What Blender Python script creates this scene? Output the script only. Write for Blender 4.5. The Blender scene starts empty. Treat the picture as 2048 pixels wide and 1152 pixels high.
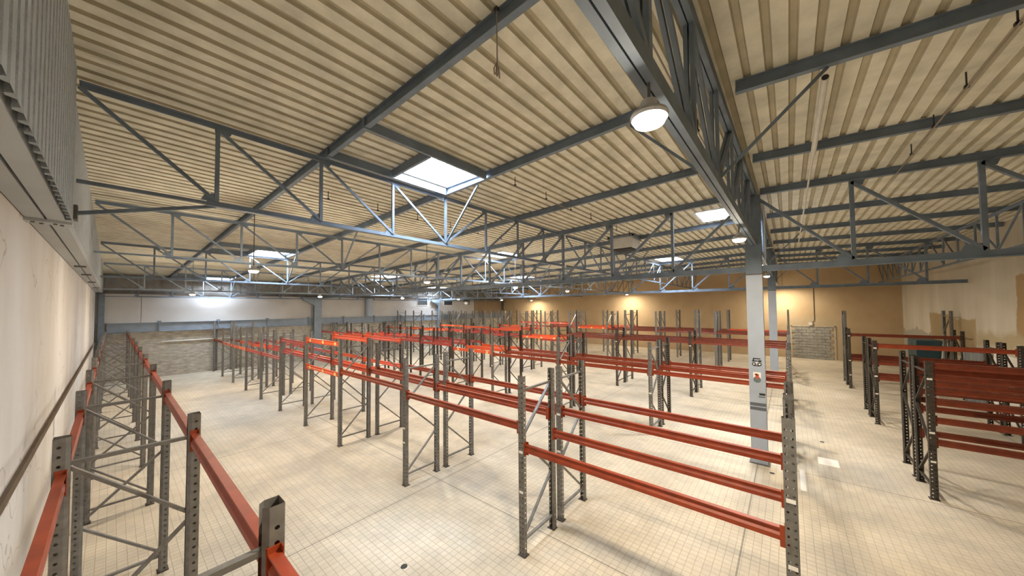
import bpy, bmesh, math, random
from mathutils import Vector, Matrix
random.seed(7)
scene = bpy.context.scene
COL = scene.collection

# ------------------------------------------------------------------ camera
F_PX, CY_PX, YAW, PITCH, ROLL, CAM_H = 664.05, 594.61, .8769, .0314, -.0087, 3.75
def cam_axes(y, p, r):
    f = Vector((math.cos(p)*math.sin(y), math.cos(p)*math.cos(y), math.sin(p)))
    rt = Vector((math.cos(y), -math.sin(y), 0)); u = rt.cross(f)
    return math.cos(r)*rt+math.sin(r)*u, -math.sin(r)*rt+math.cos(r)*u, f
RT, UP, FW = cam_axes(YAW, PITCH, ROLL)
cd = bpy.data.cameras.new('camera'); cam = bpy.data.objects.new('camera', cd); COL.objects.link(cam)
cd.sensor_width = 36; cd.lens = F_PX/2048*36; cd.shift_y = (CY_PX-576)/2048
cd.clip_start = .05; cd.clip_end = 200
m = Matrix((RT, UP, -FW)).transposed().to_4x4(); m.translation = (0, 0, CAM_H); cam.matrix_world = m
scene.camera = cam
def project(p):
    q = Vector(p)-Vector((0, 0, CAM_H)); z = q.dot(FW)
    return (1024+F_PX*q.dot(RT)/z, CY_PX-F_PX*q.dot(UP)/z, z)

# ------------------------------------------------------------------ world, exposure
w = bpy.data.worlds.new('sky'); scene.world = w; w.use_nodes = True
bg = w.node_tree.nodes['Background']; bg.inputs[0].default_value = (.55, .72, 1, 1); bg.inputs[1].default_value = 1.2
vs = scene.view_settings
vs.view_transform = 'Standard'; vs.look = 'None'; vs.gamma = 1; vs.use_curve_mapping = False
vs.exposure = 0.0
LAMP_W, LAMP_COL = 172, (1, .87, .68)
SKY_STRENGTH = 75

# ------------------------------------------------------------------ materials
def srgb(r, g, b):
    f = lambda c: (c/255/12.92 if c/255 <= .04045 else ((c/255+.055)/1.055)**2.4)
    return (f(r), f(g), f(b))
def new_mat(name):
    mt = bpy.data.materials.new(name); mt.use_nodes = True
    nt = mt.node_tree; return mt, nt, nt.nodes['Principled BSDF']
def N(nt, t, **kw):
    n = nt.nodes.new(t)
    for k, v in kw.items(): setattr(n, k, v)
    return n
def world_pos(nt, scale=(1, 1, 1)):
    g = N(nt, 'ShaderNodeNewGeometry')
    mp = N(nt, 'ShaderNodeMapping'); mp.inputs['Scale'].default_value = scale
    nt.links.new(g.outputs['Position'], mp.inputs['Vector']); return mp.outputs[0]
def ramp(nt, sock, stops):
    r = N(nt, 'ShaderNodeValToRGB'); e = r.color_ramp.elements
    while len(e) < len(stops): e.new(.5)
    for el, (p, c) in zip(e, stops): el.position = p; el.color = (*c, 1) if len(c) == 3 else c
    nt.links.new(sock, r.inputs[0]); return r.outputs[0]
def noise(nt, vec, scale, detail=4, rough=.55):
    n = N(nt, 'ShaderNodeTexNoise'); n.inputs['Scale'].default_value = scale
    n.inputs['Detail'].default_value = detail; n.inputs['Roughness'].default_value = rough
    nt.links.new(vec, n.inputs['Vector']); return n.outputs[0]
def mathn(nt, op, a, b=None, c=None):
    n = N(nt, 'ShaderNodeMath', operation=op)
    for i, v in enumerate((a, b, c)):
        if v is None: continue
        if isinstance(v, (int, float)): n.inputs[i].default_value = v
        else: nt.links.new(v, n.inputs[i])
    return n.outputs[0]
def mixc(nt, fac, a, b, mode='MIX'):
    n = N(nt, 'ShaderNodeMix', data_type='RGBA', blend_type=mode)
    for s, v in ((n.inputs[0], fac), (n.inputs[6], a), (n.inputs[7], b)):
        if isinstance(v, (int, float)): s.default_value = v
        elif isinstance(v, tuple): s.default_value = (*v, 1) if len(v) == 3 else v
        else: nt.links.new(v, s)
    return n.outputs[2]
def bump(nt, bs, h, strength, dist=.02):
    b = N(nt, 'ShaderNodeBump'); b.inputs['Strength'].default_value = strength; b.inputs['Distance'].default_value = dist
    nt.links.new(h, b.inputs['Height']); nt.links.new(b.outputs[0], bs.inputs['Normal'])
def mat(name, col, rough=.6, metal=0., var=.12, scale=6., bmp=0., stretch=(1, 1, 1)):
    mt, nt, bs = new_mat(name)
    v = world_pos(nt, stretch); n = noise(nt, v, scale)
    lo = tuple(c*(1-var) for c in col); hi = tuple(min(1, c*(1+var)) for c in col)
    nt.links.new(ramp(nt, n, [(.3, lo), (.7, hi)]), bs.inputs['Base Color'])
    bs.inputs['Roughness'].default_value = rough; bs.inputs['Metallic'].default_value = metal
    if bmp: bump(nt, bs, noise(nt, v, scale*4), bmp)
    return mt
def emit(name, col, strength):
    mt, nt, bs = new_mat(name)
    bs.inputs['Base Color'].default_value = (*col, 1)
    bs.inputs['Emission Color'].default_value = (*col, 1); bs.inputs['Emission Strength'].default_value = strength
    return mt

TILE = .105
def box_mask(nt, x, y, x0, x1, y0, y1, soft):
    def edge(s, a, sign):
        n = N(nt, 'ShaderNodeMapRange', interpolation_type='SMOOTHSTEP')
        n.inputs['From Min'].default_value = a-soft; n.inputs['From Max'].default_value = a+soft
        n.inputs['To Min'].default_value = 0 if sign > 0 else 1; n.inputs['To Max'].default_value = 1 if sign > 0 else 0
        nt.links.new(s, n.inputs['Value']); return n.outputs[0]
    return mathn(nt, 'MULTIPLY', mathn(nt, 'MULTIPLY', edge(x, x0, 1), edge(x, x1, -1)), mathn(nt, 'MULTIPLY', edge(y, y0, 1), edge(y, y1, -1)))
def floor_material(name, grout):
    mt, nt, bs = new_mat(name)
    g = N(nt, 'ShaderNodeNewGeometry'); sx = N(nt, 'ShaderNodeSeparateXYZ'); nt.links.new(g.outputs['Position'], sx.inputs[0])
    pos = g.outputs['Position']; x, y = sx.outputs[0], sx.outputs[1]
    base = ramp(nt, noise(nt, pos, .55, 5, .6), [(.30, (.44, .385, .295)), (.5, (.585, .51, .39)), (.70, (.69, .61, .48))])
    base = mixc(nt, mathn(nt, 'MULTIPLY', ramp(nt, noise(nt, pos, 2.3, 5, .65), [(.46, (0, 0, 0)), (.72, (1, 1, 1))]), .45), base, (.36, .33, .28))
    # streaks along the aisles
    st = world_pos(nt, (1.6, .22, 1)); base = mixc(nt, mathn(nt, 'MULTIPLY', ramp(nt, noise(nt, st, 1.2, 3), [(.52, (0, 0, 0)), (.7, (1, 1, 1))]), .28), base, (.40, .36, .30))
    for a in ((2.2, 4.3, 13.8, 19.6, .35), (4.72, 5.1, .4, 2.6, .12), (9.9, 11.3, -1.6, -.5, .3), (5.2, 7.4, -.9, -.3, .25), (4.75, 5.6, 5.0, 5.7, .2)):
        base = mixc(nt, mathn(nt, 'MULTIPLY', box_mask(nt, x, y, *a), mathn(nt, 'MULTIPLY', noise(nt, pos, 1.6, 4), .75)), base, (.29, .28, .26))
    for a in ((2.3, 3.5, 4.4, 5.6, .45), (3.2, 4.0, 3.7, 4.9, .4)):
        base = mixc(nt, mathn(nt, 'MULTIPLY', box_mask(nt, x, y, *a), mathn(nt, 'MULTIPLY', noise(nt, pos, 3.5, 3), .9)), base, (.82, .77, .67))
    # per-tile tint
    def cell(s): return mathn(nt, 'FLOOR', mathn(nt, 'DIVIDE', s, TILE))
    cv = N(nt, 'ShaderNodeCombineXYZ'); nt.links.new(cell(x), cv.inputs[0]); nt.links.new(cell(y), cv.inputs[1])
    wn = N(nt, 'ShaderNodeTexWhiteNoise'); nt.links.new(cv.outputs[0], wn.inputs['Vector'])
    tint = N(nt, 'ShaderNodeMapRange'); nt.links.new(wn.outputs['Value'], tint.inputs['Value'])
    tint.inputs['To Min'].default_value = .955; tint.inputs['To Max'].default_value = 1.03
    cc = N(nt, 'ShaderNodeCombineXYZ')
    for i in range(3): nt.links.new(tint.outputs[0], cc.inputs[i])
    base = mixc(nt, 1.0, base, cc.outputs[0], 'MULTIPLY')
    def line(s_, period, off, wd):
        d = mathn(nt, 'PINGPONG', mathn(nt, 'SUBTRACT', s_, off), period/2)
        return mathn(nt, 'LESS_THAN', d, wd)
    if grout:
        gl = mathn(nt, 'MAXIMUM', line(x, TILE, 0, .0045), line(y, TILE, 0, .0045))
        base = mixc(nt, mathn(nt, 'MULTIPLY', gl, .55), base, (.27, .23, .18))
    jl = mathn(nt, 'MAXIMUM', line(x, 5.32, 4.655, .012), line(y, 5.28, .66, .012))
    base = mixc(nt, mathn(nt, 'MULTIPLY', jl, .75), base, (.16, .14, .11))
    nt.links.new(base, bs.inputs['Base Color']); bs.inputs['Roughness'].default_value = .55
    bs.inputs['Specular IOR Level'].default_value = .3
    return mt
M = {}
M['floor'] = floor_material('floor_tiles', True); M['tile'] = floor_material('floor_tile_faces', False)
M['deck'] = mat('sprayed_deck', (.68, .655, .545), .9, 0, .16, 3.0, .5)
M['deck_groove'] = mat('sprayed_deck_groove_shade', (.46, .415, .30), .95, 0, .14, 3.0, .4)  # darker copy of the deck tone, recess shade put into the colour
M['steel'] = mat('blue_grey_paint', (.155, .195, .245), .6, 0, .2, 3)
M['steel_light'] = mat('pale_blue_grey_paint', (.36, .41, .49), .5, 0, .07, 2)
M['steel_brown'] = mat('grey_brown_paint', (.115, .11, .105), .6, .1, .25, 3)
M['girder'] = mat('mid_blue_grey_paint', (.22, .265, .32), .5, .1, .1, 3)
M['galv'] = mat('dull_galvanised', (.175, .168, .155), .5, .25, .22, 14)
M['galv_bright'] = mat('bright_galvanised', (.50, .50, .49), .4, .5, .15, 14)
M['post_dark'] = mat('dark_brown_post', (.045, .038, .030), .5, .15, .25, 10)
M['oxide'] = mat('oxide_red_beam', (.28, .041, .009), .5, 0, .2, 7)
M['oxide_dark'] = mat('dark_oxide_beam', (.17, .030, .010), .45, 0, .2, 7)
M['orange'] = mat('orange_red_beam', (.70, .098, .028), .42, 0, .10, 7)
M['crimson'] = mat('crimson_beam', (.46, .065, .045), .45, 0, .15, 7)
M['label'] = mat('white_label', (.82, .80, .74), .6, 0, .05, 30)
M['yellow'] = mat('yellow_sticker', (.86, .60, .25), .6, 0, .1, 30)
M['ink'] = mat('black_ink', (.02, .02, .025), .6, 0, .1, 30)
M['grey_tape'] = mat('grey_tape', (.10, .115, .13), .5, 0, .1, 30)
M['red_ink'] = mat('red_ink', (.45, .08, .05), .6, 0, .1, 30)
M['teal_ink'] = mat('grey_green_ink', (.12, .17, .17), .6, 0, .1, 30)
M['white_plastic'] = mat('white_plastic', (.62, .60, .54), .5, 0, .06, 5)
M['black'] = mat('black_shadow_gap', (.012, .012, .012), .9)
M['glass_dark'] = mat('dark_window_glass', (.035, .045, .05), .12, 0, .1, 2)
M['frame_white'] = mat('pale_window_frame', (.60, .58, .55), .5)
M['lamp_body'] = mat('lamp_housing', (.5, .5, .5), .4, .3)
M['lamp_lens'] = emit('lamp_lens_glow', (1, .90, .76), 26)
M['pane'] = emit('daylit_pane', (.78, .88, 1.0), SKY_STRENGTH)
M['curb'] = mat('skylight_curb', (.72, .74, .78), .6)
M['block'] = mat('concrete_block', (.43, .395, .335), .9, 0, .38, 3, .4, (1, 1, 3.5))
M['infill'] = mat('grey_infill_block', (.33, .32, .29), .9, 0, .30, 4, .3, (1, .6, 3))
M['mortar'] = mat('block_mortar', (.46, .42, .355), .95, 0, .2, 5)
M['panel_grey'] = mat('grey_wall_panel', (.53, .515, .50), .8, 0, .08, .8)
M['clad_dark'] = mat('dull_upper_cladding', (.27, .255, .235), .85, 0, .2, 2)
M['clad_brown'] = mat('brown_cladding', (.30, .22, .14), .8, 0, .12, 2, 0, (4, 1, .3))
M['clad_left'] = mat('pale_grey_cladding', (.36, .40, .43), .7, 0, .12, 10, .5)
M['beam_left'] = mat('pale_steel_beam', (.42, .45, .47), .5, 0, .05, 2)
M['strip'] = mat('dull_brown', (.27, .225, .18), .8, 0, .15, 4)
M['board_white'] = mat('white_board', (.70, .66, .60), .7, 0, .05, 2)
M['roll_grey'] = mat('grey_sheet_roll', (.16, .17, .165), .6, 0, .25, 2, 0, (6, 6, .3))
M['teal'] = mat('dark_teal_paint', (.02, .06, .075), .5)
def wall_left_mat():
    mt, nt, bs = new_mat('whitewashed_concrete')
    p = world_pos(nt, (1, .5, .18)); q = world_pos(nt)
    c = ramp(nt, noise(nt, p, 1.3, 4), [(.3, (.56, .52, .47)), (.55, (.68, .66, .635)), (.75, (.74, .735, .73))])
    c = mixc(nt, ramp(nt, noise(nt, q, 1.1, 8, .75), [(.30, (.5, .5, .5)), (.36, (0, 0, 0))]), c, (.42, .36, .30))
    vo = N(nt, 'ShaderNodeTexVoronoi', feature='DISTANCE_TO_EDGE'); vo.inputs['Scale'].default_value = .42
    dv = N(nt, 'ShaderNodeVectorMath', operation='ADD'); nz = N(nt, 'ShaderNodeTexNoise'); nz.inputs['Scale'].default_value = 1.6
    nt.links.new(q, nz.inputs['Vector']); nt.links.new(nz.outputs['Color'], dv.inputs[0]); nt.links.new(q, dv.inputs[1]); nt.links.new(dv.outputs[0], vo.inputs['Vector'])
    ck = mathn(nt, 'LESS_THAN', vo.outputs['Distance'], .0035)
    c = mixc(nt, mathn(nt, 'MULTIPLY', ck, .5), c, (.30, .26, .22))
    nt.links.new(c, bs.inputs['Base Color']); bs.inputs['Roughness'].default_value = .85
    bump(nt, bs, noise(nt, q, 6, 5), .25); return mt
M['wall_left'] = wall_left_mat()
def wall_far_mat():
    mt, nt, bs = new_mat('tan_render')
    q = world_pos(nt); g = N(nt, 'ShaderNodeSeparateXYZ'); nt.links.new(q, g.inputs[0])
    c = ramp(nt, noise(nt, q, .6, 5), [(.3, (.43, .31, .175)), (.7, (.52, .385, .235))])
    c = mixc(nt, mathn(nt, 'MULTIPLY', box_mask(nt, g.outputs[1], g.outputs[2], -2.7, .1, -1, 2.9, .25), mathn(nt, 'MULTIPLY', noise(nt, q, 3, 5), .9)), c, (.46, .39, .27))
    nt.links.new(c, bs.inputs['Base Color']); bs.inputs['Roughness'].default_value = .9
    bump(nt, bs, noise(nt, q, 9, 5), .2); return mt
M['wall_far'] = wall_far_mat()
def wall_right_mat():
    mt, nt, bs = new_mat('patched_white_render')
    q = world_pos(nt); g = N(nt, 'ShaderNodeSeparateXYZ'); nt.links.new(q, g.inputs[0]); x, z = g.outputs[0], g.outputs[2]
    nz = mathn(nt, 'MULTIPLY', mathn(nt, 'SUBTRACT', noise(nt, q, .8, 4), .5), 1.0)
    x2 = mathn(nt, 'ADD', x, nz); z2 = mathn(nt, 'ADD', z, nz)
    c = ramp(nt, noise(nt, world_pos(nt, (1, 1, .25)), .9, 5), [(.3, (.46, .41, .32)), (.7, (.60, .545, .45))])
    for a, col in (((21.0, 26.2, 1.5, 3.25, .05), (.36, .265, .14)), ((14.0, 17.9, 2.3, 4.6, .06), (.36, .235, .11)), ((17.5, 21, 2.2, 2.7, .15), (.40, .32, .19)), ((26.2, 32, -.1, 2.35, .03), (.33, .31, .25))):
        c = mixc(nt, box_mask(nt, x2, z2, *a), c, col)
    nt.links.new(c, bs.inputs['Base Color']); bs.inputs['Roughness'].default_value = .9
    bump(nt, bs, noise(nt, q, 7, 5), .2); return mt
M['wall_right'] = wall_right_mat()

# ------------------------------------------------------------------ mesh helpers
class MB:
    def __init__(s): s.v = []; s.f = []
    def poly(s, pts):
        i = len(s.v); s.v += [tuple(p) for p in pts]; s.f.append(tuple(range(i, i+len(pts))))
    def box(s, x0, x1, y0, y1, z0, z1):
        i = len(s.v)
        s.v += [(x, y, z) for z in (z0, z1) for y in (y0, y1) for x in (x0, x1)]
        s.f += [tuple(i+k for k in q) for q in ((0, 2, 3, 1), (4, 5, 7, 6), (0, 1, 5, 4), (2, 6, 7, 3), (0, 4, 6, 2), (1, 3, 7, 5))]
    def sweep(s, prof, p0, p1, up=(0, 0, 1), caps=True):
        p0, p1 = Vector(p0), Vector(p1); d = (p1-p0).normalized(); u = Vector(up)
        if abs(d.dot(u)) > .999: u = Vector((1, 0, 0))
        a = d.cross(u).normalized(); b = a.cross(d).normalized()
        i = len(s.v); n = len(prof)
        for p in (p0, p1): s.v += [tuple(p+a*x+b*y) for x, y in prof]
        for k in range(n):
            l = (k+1) % n; s.f.append((i+k, i+l, i+n+l, i+n+k))
        if caps: s.f.append(tuple(i+n-1-k for k in range(n))); s.f.append(tuple(i+n+k for k in range(n)))
    def bar(s, p0, p1, wd, ht, up=(0, 0, 1)):
        s.sweep([(-wd/2, -ht/2), (wd/2, -ht/2), (wd/2, ht/2), (-wd/2, ht/2)], p0, p1, up)
    def tube(s, pts, r, n=8):
        for a, b in zip(pts[:-1], pts[1:]): s.sweep([(r*math.cos(2*math.pi*k/n), r*math.sin(2*math.pi*k/n)) for k in range(n)], a, b)
    def lathe(s, prof, c, n=20):
        i = len(s.v); c = Vector(c)
        for r, z in prof: s.v += [(c.x+r*math.cos(2*math.pi*k/n), c.y+r*math.sin(2*math.pi*k/n), c.z+z) for k in range(n)]
        for j in range(len(prof)-1):
            for k in range(n):
                l = (k+1) % n; s.f.append((i+j*n+k, i+j*n+l, i+(j+1)*n+l, i+(j+1)*n+k))
        s.f.append(tuple(i+n-1-k for k in range(n))); q = i+(len(prof)-1)*n; s.f.append(tuple(q+k for k in range(n)))
    def plate(s, pts, nrm, t):
        a = Vector(nrm)*t/2; A = [Vector(p)-a for p in pts]; B = [Vector(p)+a for p in pts]; n = len(pts)
        s.poly(A[::-1]); s.poly(B)
        for k in range(n): s.poly([A[k], A[(k+1) % n], B[(k+1) % n], B[k]])
    def mesh(s, name, material):
        me = bpy.data.meshes.new(name); me.from_pydata(s.v, [], s.f); 
        bm = bmesh.new(); bm.from_mesh(me); bmesh.ops.recalc_face_normals(bm, faces=bm.faces); bm.to_mesh(me); bm.free()
        mats = material if isinstance(material, (list, tuple)) else [material]
        for mm in mats: me.materials.append(mm)
        return me
def link(name, me, parent=None, loc=(0, 0, 0), rot=None, scale=None):
    o = bpy.data.objects.new(name, me); COL.objects.link(o); o.location = loc
    if rot: o.rotation_euler = rot
    if scale: o.scale = scale
    if parent: o.parent = parent
    return o
def tag(o, label, cat, group=None, kind='thing'):
    o['label'] = label; o['category'] = cat; o['kind'] = kind
    if group: o['group'] = group
    return o
def thing(name, loc, label, cat, group=None):
    return tag(link(name, None, None, loc), label, cat, group)
def structure(name, me, loc=(0, 0, 0), parent=None):
    o = link(name, me, parent, loc)
    if not parent: o['kind'] = 'structure'
    return o

# ------------------------------------------------------------------ building dimensions
X0, X1, Y0, Y1 = -.60, 31.40, -5.45, 27.70
RIDGE, ZR = .62, 6.58
def deck(y): return ZR-.0306*abs(y-RIDGE)
ROWS_X = (9.97, 21.3)

# ---- floor: base slab, near tiles as pieces
mb = MB(); mb.box(X0-.3, X1+.3, Y0-.3, Y1+.3, -.25, 0); floor = structure('floor', mb.mesh('floor', M['floor']))
cand = []
for i in range(int(-.5/TILE), int(9.5/TILE)):
    for j in range(int(-2/TILE), int(9.5/TILE)):
        c = ((i+.5)*TILE, (j+.5)*TILE, 0)
        q = Vector(c)-Vector((0, 0, CAM_H)); d = q.dot(FW)
        if d < 4.2 or d > 6.4: continue
        px, py, _ = project(c)
        if -12 < px < 2060 and py < 1166: cand.append((d, c))
cand.sort()
mb = MB(); h = TILE/2-.0035; k = h-.003
mb.v = [(-h, -h, 0), (h, -h, 0), (h, h, 0), (-h, h, 0), (-h, -h, .0012), (h, -h, .0012), (h, h, .0012), (-h, h, .0012), (-k, -k, .0025), (k, -k, .0025), (k, k, .0025), (-k, k, .0025)]
mb.f = [(8, 9, 10, 11)]+[(a, (a+1) % 4, (a+1) % 4+4, a+4) for a in range(4)]+[(a+4, (a+1) % 4+4, (a+1) % 4+8, a+8) for a in range(4)]
tile_me = mb.mesh('tile', M['tile'])
for d, c in cand[:300]: link('tile', tile_me, floor, c)
mb = MB()
for d, c in cand[300:]:
    x, y = c[:2]; i = len(mb.v)
    mb.v += [(x-h, y-h, 0), (x+h, y-h, 0), (x+h, y+h, 0), (x-h, y+h, 0), (x-k, y-k, .0025), (x+k, y-k, .0025), (x+k, y+k, .0025), (x-k, y+k, .0025)]
    mb.f += [(i+4, i+5, i+6, i+7)]+[(i+a, i+(a+1) % 4, i+(a+1) % 4+4, i+a+4) for a in range(4)]
me = bpy.data.meshes.new('tile_field'); me.from_pydata(mb.v, [], mb.f); me.materials.append(M['tile'])
o = link('tile_field', me, floor); o['kind'] = 'stuff'

# ---- skylight openings (x0, x1, y0, y1)
SKY = [(3.42, 4.66, 4.58, 5.72), (3.42, 4.66, 15.1, 16.4), (3.42, 4.66, 25.6, 26.9),
       (11.1, 12.45, .85, 2.1), (11.1, 12.45, 9.75, 11.05), (11.1, 12.45, 20.3, 21.6),
       (19.5, 20.9, 4.55, 5.75), (19.5, 20.9, 15.1, 16.4), (19.5, 20.9, 25.6, 26.9)]
# ---- ceiling: ribbed deck, ribs running along X
PER = .215; mb = MB(); mi = []
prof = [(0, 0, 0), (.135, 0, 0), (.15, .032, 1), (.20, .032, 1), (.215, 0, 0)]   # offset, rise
y = Y0
while y < Y1:
    for (a, za, _), (b, zb, gr) in zip(prof[:-1], prof[1:]):
        ya, yb = y+a, min(y+b, Y1+.05)
        if ya >= Y1: continue
        cuts = [X0-.3]
        for s in SKY:
            if s[2] <= (ya+yb)/2 <= s[3]: cuts += [s[0], s[1]]
        cuts.append(X1+.25); cuts = sorted(cuts)
        for c0, c1 in zip(cuts[0::2], cuts[1::2]):
            mb.poly([(c0, ya, deck(ya)+za), (c0, yb, deck(yb)+zb), (c1, yb, deck(yb)+zb), (c1, ya, deck(ya)+za)])
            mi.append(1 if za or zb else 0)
    y += PER
me = bpy.data.meshes.new('ceiling'); me.from_pydata(mb.v, [], mb.f)
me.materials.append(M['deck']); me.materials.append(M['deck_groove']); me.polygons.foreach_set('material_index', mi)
ceiling = structure('ceiling', me)
for n, (a, b, c, d) in enumerate(SKY):
    zt = max(deck(c), deck(d))+.36; yc = (c+d)/2; zb = min(deck(c), deck(d))-.01
    wo = structure('window_%d' % (n+1), None, ((a+b)/2, yc, zb)); hx, hy = (b-a)/2, (d-c)/2; t = .03
    mb = MB()
    for q in ((-hx-t, -hx, -hy-t, hy+t), (hx, hx+t, -hy-t, hy+t), (-hx, hx, -hy-t, -hy), (-hx, hx, hy, hy+t)): mb.box(*q, 0, zt-zb)
    link('curb', mb.mesh('curb', M['curb']), wo)
    mb = MB(); mb.box(-hx-t, hx+t, -hy-t, hy+t, zt-zb, zt-zb+.02); link('pane', mb.mesh('pane', M['pane']), wo)
    mb = MB()
    for q in ((-hx, hx, -.5*hy-.012, -.5*hy+.012), (-.012, .012, -hy, hy)): mb.box(*q, zt-zb-.03, zt-zb)
    link('glazing_bar', mb.mesh('glazing_bar', M['curb']), wo)

# ---- walls
mb = MB(); mb.box(X0-.25, X0, Y0, Y1, 0, 4.72); wall_left = structure('wall_left', mb.mesh('wall_left', M['wall_left']))
mb = MB(); mb.box(X0, X0+.03, Y0, Y1, 2.04, 2.13); link('wall_strip', mb.mesh('wall_strip', M['strip']), wall_left)  # plain brown band along the wall
# ribbed upper cladding on the left: near sheets, then a second run set a little further back
for nm, xc, y, yend, p, dp in (('upper_cladding', -.300, Y0, 5.93, .17, .03), ('upper_cladding', -.345, 6.02, Y1, .17, .012)):
    mb = MB(); pr = [(0, 0), (.10, 0), (.12, -dp), (.15, -dp), (.17, 0)]
    mb.poly([(xc, yend, 4.73), (xc-.06, yend, 4.73), (xc-.06, yend, deck(yend)+.03), (xc, yend, deck(yend)+.03)])
    while y < yend:
        for (a, xa), (b, xb) in zip(pr[:-1], pr[1:]):
            ya, yb = y+a, min(y+b, yend)
            if ya < yend: mb.poly([(xc+xa, ya, 4.73), (xc+xb, yb, 4.73), (xc+xb, yb, deck(yb)+.03), (xc+xa, ya, deck(ya)+.03)])
        y += p
    link(nm, mb.mesh(nm, M['clad_left']), wall_left)
mb = MB(); mb.box(X0-.25, X0-.2, Y0, Y1, 4.72, 6.9); link('gap_shade_sheet', mb.mesh('gap_shade_sheet', M['black']), wall_left)  # unseen black sheet, added so the gaps by the cladding stay dark
# back wall
mb = MB(); mb.box(X0-.25, X1+.25, Y1, Y1+.2, 0, 6.9); wall_back = structure('wall_back', mb.mesh('wall_back', M['mortar']))
bw, bh = .49, .19; mb = MB(); mb.box(-bw/2, bw/2, -.02, 0, -bh/2, bh/2)
block_me = mb.mesh('concrete_block', M['block']); blocks = []
for r in range(13):
    for c in range(66):
        x = X0+.25+c*.5+(.25 if r % 2 else 0)
        if x+bw/2 < X1-.1: blocks.append((x, .105+r*.2))
blocks.sort(key=lambda b: b[0]**2*.4+0*b[1])
for x, z in blocks[:290]: link('concrete_block', block_me, wall_back, (x, Y1-random.uniform(0, .008), z))
mb = MB()
for x, z in blocks[290:]:
    mb.box(x-bw/2, x+bw/2, Y1-.02-random.uniform(0, .008), Y1, z-bh/2, z+bh/2)
o = link('block_courses', mb.mesh('block_courses', M['block']), wall_back); o['kind'] = 'stuff'
for a, b in ((X0, 1.0), (1.015, 9.6), (9.615, 21.0), (21.015, 26.4)):
    mb = MB(); mb.box(a, b, Y1-.06, Y1, 3.1, 4.68); link('wall_panel', mb.mesh('wall_panel', M['panel_grey']), wall_back)
mb = MB(); mb.box(26.41, X1, Y1-.07, Y1, 3.1, 4.68); link('brown_panel', mb.mesh('brown_panel', M['clad_brown']), wall_back)
mb = MB(); x = X0
while x < X1:
    mb.box(x, x+.22, Y1-.05, Y1, 4.82, 5.9); mb.box(x+.22, x+.30, Y1-.02, Y1, 4.82, 5.9); x += .30
link('upper_sheeting', mb.mesh('upper_sheeting', M['clad_dark']), wall_back)
mb = MB(); mb.box(X0, X1, Y1-.14, Y1, 4.68, 4.82); link('dark_rail', mb.mesh('dark_rail', M['steel_brown']), wall_back)
for n, (a, b) in enumerate(((18.85, 20.0), (22.1, 23.2), (24.75, 25.75))):
    wo = structure('window_%d' % (n+10), None, ((a+b)/2, Y1-.06, 4.1)); hw = (b-a)/2
    mb = MB()
    for q in ((-hw-.05, -hw, 0, .58), (hw, hw+.05, 0, .58), (-hw-.05, hw+.05, -.05, 0)): mb.box(q[0], q[1], -.05, 0, q[2], q[3])
    link('window_frame', mb.mesh('window_frame', M['frame_white']), wo)
    mb = MB(); mb.box(-hw, hw, -.02, -.005, 0, .58); link('pane', mb.mesh('pane', M['glass_dark']), wo)
# far tan wall with a blocked-up doorway
mb = MB(); mb.box(X1, X1+.2, Y0-.3, Y1, 0, 6.9); wall_far = structure('wall_far', mb.mesh('wall_far', M['wall_far']))
mb = MB(); mb.box(-.03, 0, -.19, .19, -.09, .09); doorblock = mb.mesh('infill_block', M['infill'])
for r in range(11):
    for c in range(5):
        y = -2.02+c*.40+(.1 if r % 2 else -.06)
        link('infill_block', doorblock, wall_far, (X1-random.uniform(0, .012), y, .1+r*.2))
mb = MB()
for q in ((-2.42, -2.36, 0, 2.3), (-.14, -.08, 0, 2.3), (-2.42, -.08, 2.24, 2.30)): mb.box(X1-.035, X1, q[0], q[1], q[2], q[3])
link('door_surround', mb.mesh('door_surround', M['mortar']), wall_far)
# right wall and the wall behind
mb = MB(); mb.box(X0-.25, X1+.2, Y0-.2, Y0, 0, 6.9); structure('wall_right', mb.mesh('wall_right', M['wall_right']))

# ------------------------------------------------------------------ steelwork
def isec(hh, b, tf, tw):
    return [(-b/2, -hh), (b/2, -hh), (b/2, -hh+tf), (tw/2, -hh+tf), (tw/2, -tf), (b/2, -tf), (b/2, 0), (-b/2, 0), (-b/2, -tf), (-tw/2, -tf), (-tw/2, -hh+tf), (-b/2, -hh+tf)]
def column(x, y, top, label, split, name='steel_column'):
    t = thing(name, (x, y, 0), label, 'column')
    for nm, z0, z1, mm in (('lower_shaft', .012, split, 'steel_light'), ('shaded_upper_shaft', split, top, 'steel')):  # same paint throughout; darker upper tone stands in for weaker light up there
        mb = MB(); mb.box(-.10, -.084, -.16, .16, z0, z1); mb.box(.084, .10, -.16, .16, z0, z1); mb.box(-.084, .084, -.007, .007, z0, z1)
        link(nm, mb.mesh(nm, M[mm]), t)
    mb = MB(); mb.box(-.16, .16, -.2, .2, 0, .012); link('base_plate', mb.mesh('base_plate', M['steel_brown']), t)
    mb = MB(); mb.box(-.115, .115, -.17, .17, split-.03, split); link('splice_plate', mb.mesh('splice_plate', M['steel_brown']), t)
    return t
c1 = column(9.97, .62, deck(.62)-.16, 'nearest pale blue-grey steel column with black stickers on its face', 4.52)
def sticker(parent, name, items, z, y=0):
    # flat print on the flange that faces -x
    for k, (mm, shapes) in enumerate(items):
        mb = MB()
        for poly in shapes: mb.plate([(-.101-.0012*k, -a+y, b+z) for a, b in poly], (1, 0, 0), .002)
        link(name if k == 0 else name+'_print', mb.mesh(name, M[mm]), parent)
def rect(a, b, c, d): return [(a, c), (b, c), (b, d), (a, d)]
def disc(cx, cy, r, n=12): return [(cx+r*math.cos(2*math.pi*i/n), cy+r*math.sin(2*math.pi*i/n)) for i in range(n)]
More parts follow.
